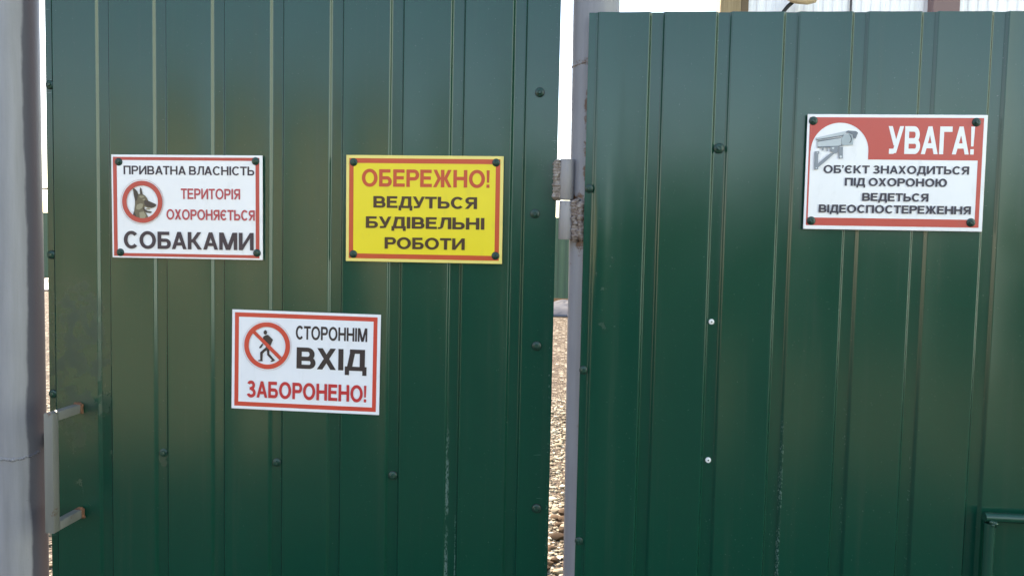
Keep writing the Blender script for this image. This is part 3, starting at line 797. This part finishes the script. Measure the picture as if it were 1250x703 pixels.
# pale metal-clad wall on posts behind the right panel
SH = Vector((4.6, 5.0, 0)); HT = 4.1
shed = tag(empty('corrugated_wall', SH), 'pale corrugated metal wall on timber and brown posts, rising above the right panel', 'wall')
def corr(x0, x1, yb, z0, z1, pitch=.076, amp=.0075):
    bm = bmesh.new(); n = int((x1 - x0) / pitch * 12); F, B = [], []
    for i in range(n + 1):
        x = x0 + (x1 - x0) * i / n; t = max(0, min(1, 1.5 * math.cos(2 * math.pi * x / pitch) + .5))
        y = yb - amp * t
        F.append((bm.verts.new((x, y, z0)), bm.verts.new((x, y, z1)))); B.append((bm.verts.new((x, y + .003, z0)), bm.verts.new((x, y + .003, z1))))
    for a, b in zip(F, F[1:]): bm.faces.new((a[0], b[0], b[1], a[1]))
    for a, b in zip(B, B[1:]): bm.faces.new((b[0], a[0], a[1], b[1]))
    for k in (0, 1):
        for (a, b), (c, d) in zip(zip(F, F[1:]), zip(B, B[1:])): bm.faces.new((a[k], c[k], d[k], b[k]))
    bmesh.ops.recalc_face_normals(bm, faces=bm.faces[:])
    return bm
clad = N('pale_zinc_cladding', (.70, .70, .74), .45, .5); v = clad.co(scale=(1, 1, .2))
clad.set('Base Color', clad.mix(clad.noise(v, 6, 4), (.72, .72, .75), (.84, .84, .86)))
obj('cladding', corr(2.34, 3.772, 5.02, .05, HT), clad.m, shed)
obj('cladding', corr(3.985, 7.4, 5.02, .05, HT), clad.m, shed)
br = N('brown_painted_post', (.17, .105, .105), .6)
bm = bmesh.new(); box(bm, (3.773, 4.93, 0), (3.984, 5.048, HT), .008); obj('post', bm, br.m, shed)
bm = bmesh.new(); box(bm, (2.275, 4.97, 0), (2.338, 5.048, HT), .004); obj('dark_strip', bm, N('dark_brown_strip', (.13, .085, .045), .7).m, shed)  # dark brown strip between timber post and cladding
bm = bmesh.new(); box(bm, (3.155, 4.995, 0), (3.168, 5.009, HT), .001); obj('seam_strip', bm, N('dark_seam', (.05, .045, .05), .6).m, shed)
wd = N('yellow_timber', rough=.7, spec=.25); v = wd.co(scale=(1, 1, .06)); n_ = wd.noise(v, 60, 5, .6)
wd.set('Base Color', wd.ramp(n_, (.3, (.20, .145, .08)), (.7, (.34, .26, .155)))); wd.bump(n_, .4, .004)
bm = bmesh.new(); box(bm, (2.106, 4.95, 0), (2.273, 5.12, HT), .006)
tp = obj('timber_post', bm, wd.m, shed)
for z in (.5, 2.0, 3.75):
    bm = bmesh.new(); box(bm, (2.34, 5.026, z), (7.4, 5.07, z + .06), .002); obj('rail', bm, M_STEEL, shed)
cb = [at(957, 14, 4.9), at(962, 8, 4.9), at(969, 2, 4.9), at(980, -4, 4.9), at(1000, -14, 4.9)]
bm = bmesh.new(); tube(bm, [cb[0] + Vector((-.06, .02, -.5)), cb[0] + Vector((-.03, 0, -.15))] + cb, .016, 10)
cbl = tag(empty('cable', cb[0]), 'dark cable hanging against the pale corrugated wall over the right panel', 'cable'); obj('cable_run', bm, M_RUBBER, cbl, smooth=True)
bm = bmesh.new(); c0 = at(978, 0, 4.86); blob(bm, c0, .07, 2, (1.5, .5, .5), .5); obj('tan_tie', bm, N('tan_rag', (.42, .33, .22), .9).m, cbl, smooth=True)

# ------------------------------------------------------------------ the street side behind the photographer, mirrored in the paint
tanw = N('tan_render', rough=.85, spec=.2); v = tanw.co(); tanw.set('Base Color', tanw.mix(tanw.noise(v, 1.5, 5), (.33, .30, .19), (.43, .39, .25)))
M_ROOF = N('brown_roof', (.20, .16, .12), .8).m; M_WF = N('white_frame', (.7, .7, .7), .4).m; M_GL = N('dark_glass', (.02, .025, .03), .1).m
def house(x0, x1, y0, y1, ht, rise, label, cols):
    xm, ym = (x0 + x1) / 2, (y0 + y1) / 2
    hs = tag(empty('house', (xm, ym, 0)), label, 'house')
    bm = bmesh.new(); box(bm, (x0, y0, 0), (x1, y1, ht)); obj('wall', bm, tanw.m, hs)
    bm = bmesh.new()
    vs_ = [bm.verts.new(p) for p in ((x0 - .5, y0 - .5, ht), (x1 + .5, y0 - .5, ht), (x1 + .5, y1 + .5, ht), (x0 - .5, y1 + .5, ht), (x0 - .5, ym, ht + rise), (x1 + .5, ym, ht + rise))]
    for f in ((0, 1, 5, 4), (3, 4, 5, 2), (0, 4, 3), (1, 2, 5), (0, 3, 2, 1)): bm.faces.new([vs_[i] for i in f])
    bmesh.ops.recalc_face_normals(bm, faces=bm.faces[:]); obj('roof', bm, M_ROOF, hs)
    for x in cols:
        bm = bmesh.new(); box(bm, (x - .55, y1 - .06, 1.1), (x + .55, y1 + .03, 2.5), .01); wn = obj('window', bm, M_WF, hs)
        bm = bmesh.new(); box(bm, (x - .45, y1 + .028, 1.2), (x + .45, y1 + .04, 2.4)); o = obj('pane', bm, M_GL, hs); o.parent = wn
house(-15.4, -6.6, -32, -26, 6.4, 1.2, 'tall tan rendered house with brown roof across the street', (-13.4, -11, -8.6))
house(-25, -18.2, -33, -25, 3.6, 1.4, 'low tan rendered house with brown roof across the street', (-23, -20))

# unseen dark wood beyond the meadow, added to darken the mirrored horizon
bm = bmesh.new(); rw = random.Random(4)
for k in range(70):
    x = -10 + k * .95 + rw.uniform(-.4, .4); hgt = rw.uniform(4.2, 7.2); yy = -44 + rw.uniform(-2, 2)
    for q_ in range(3):
        blob(bm, (x + rw.uniform(-.7, .7), yy + rw.uniform(-.7, .7), hgt * (.25 + .27 * q_)), hgt * (.26 - .04 * q_), 1, (.9, .9, 1.25), .7)
wood = N('dark_foliage', rough=.9, spec=.1); v = wood.co(); wood.set('Base Color', wood.mix(wood.noise(v, 2.5, 4), (.02, .04, .016), (.05, .085, .035)))
tag(obj('added_treeline', bm, wood.m, smooth=True), 'unseen far dark wood, added to darken the skyline mirrored in the paint', 'woods', kind='stuff')

# unseen long pale building, added and turned sunward to lighten the groove reflections
hl = tag(empty('added_hall', (10.5, -5.3, 0), (0, 0, R(45))), 'unseen long pale green building, added to brighten the reflections in the sheet grooves', 'building')
bm = bmesh.new(); box(bm, (-4.0, -5, 0), (11.0, 0, 7.0)); obj('wall', bm, N('pale_green_render', (.58, .72, .68), .8).m, hl, world=False)
bm = bmesh.new(); box(bm, (-4.3, -5.3, 7.0), (11.3, .3, 7.25), .02); obj('roof', bm, N('grey_flat_roof', (.2, .2, .2), .8).m, hl, world=False)

# the photographer, standing before the fence with the phone held up
PH = Vector((.93, -1.86, 0))
ph = tag(empty('person', PH), 'person in a dark coat and cap holding up a phone before the fence', 'person')
def skin(name, chain, mat, parent, sub=2):
    """one continuous skinned body; chain = list of (point, radius, index of the joint it grows from)"""
    me = bpy.data.meshes.new(name); me.from_pydata([c[0] for c in chain], [(c[2], i) for i, c in enumerate(chain) if c[2] is not None], [])
    o = bpy.data.objects.new(name, me); COL.objects.link(o); o.parent = parent; me.materials.append(mat)
    md = o.modifiers.new('skin', 'SKIN'); sv = me.skin_vertices[0].data if me.skin_vertices else None
    if sv is None:
        bm = bmesh.new(); bm.from_mesh(me); bm.verts.layers.skin.verify(); bm.to_mesh(me); bm.free(); sv = me.skin_vertices[0].data
    for i, c in enumerate(chain):
        r = c[1]; sv[i].radius = r if isinstance(r, tuple) else (r, r); sv[i].use_root = (i == 0)
    md.use_smooth_shade = True
    sb = o.modifiers.new('smooth', 'SUBSURF'); sb.levels = sub; sb.render_levels = sub
    dg = bpy.context.evaluated_depsgraph_get(); m2 = bpy.data.meshes.new_from_object(o.evaluated_get(dg)); o.modifiers.clear(); o.data = m2
    return o
COAT = N('dark_coat_cloth', (.012, .013, .017), .9, .2).m
V = lambda x, y, z: (x, y, z)
body = [(V(0, 0, .95), (.17, .12), None), (V(0, .0, 1.12), (.16, .12), 0), (V(0, .0, 1.32), (.19, .125), 1), (V(0, .0, 1.44), (.12, .09), 2), (V(0, .02, 1.52), .06, 3), (V(0, .04, 1.60), (.075, .09), 4), (V(0, .05, 1.70), (.075, .095), 5)]
for sx in (-1, 1):
    n0 = len(body)
    body += [(V(sx * .10, 0, .86), .10, 0), (V(sx * .13, .02, .48), .068, n0), (V(sx * .14, 0, .10), .048, n0 + 1), (V(sx * .15, .14, .045), .042, n0 + 2)]
    n1 = len(body)
    body += [(V(sx * .20, 0, 1.40), .068, 2), (V(sx * .25, .06, 1.13), .054, n1), (V(sx * .12, .32, 1.38), .040, n1 + 1), (V(sx * .10, .385, 1.44), .034, n1 + 2)]
    n2 = len(body) - 1
    for f, (dz, ln) in enumerate(((.030, .030), (.012, .034), (-.006, .032), (-.022, .026))):
        k = len(body); body += [(V(sx * .098, .410, 1.455 + dz), .0095, n2), (V(sx * (.098 - .012), .410 + ln, 1.462 + dz), .0085, k)]
skin('coat_and_body', body, COAT, ph)
bm = bmesh.new(); blob(bm, PH + Vector((0, .05, 1.70)), .112, 3, (.88, 1.05, .95), .04); obj('cap', bm, COAT, ph, smooth=True)
pho = tag(empty('phone', (CAM.x, CAM.y - .04, 1.5)), 'black phone held in both hands of the photographer', 'phone')
bm = bmesh.new(); box(bm, (CAM.x - .078, CAM.y - .052, 1.463), (CAM.x + .078, CAM.y - .043, 1.539), .004); obj('case', bm, M_RUBBER, pho)

# things of one kind share a group
for base, grp in (('warning_sign', 'warning signs on the gate and fence'), ('gate_post', 'posts of the gate'), ('fence_panel', 'green profiled fence panels'),
                  ('tarpaulin', 'plastic sheets by the far fence'), ('house', 'houses across the street')):
    for o in bpy.data.objects:
        if o.parent is None and o.name.split('.')[0] == base: o['group'] = grp
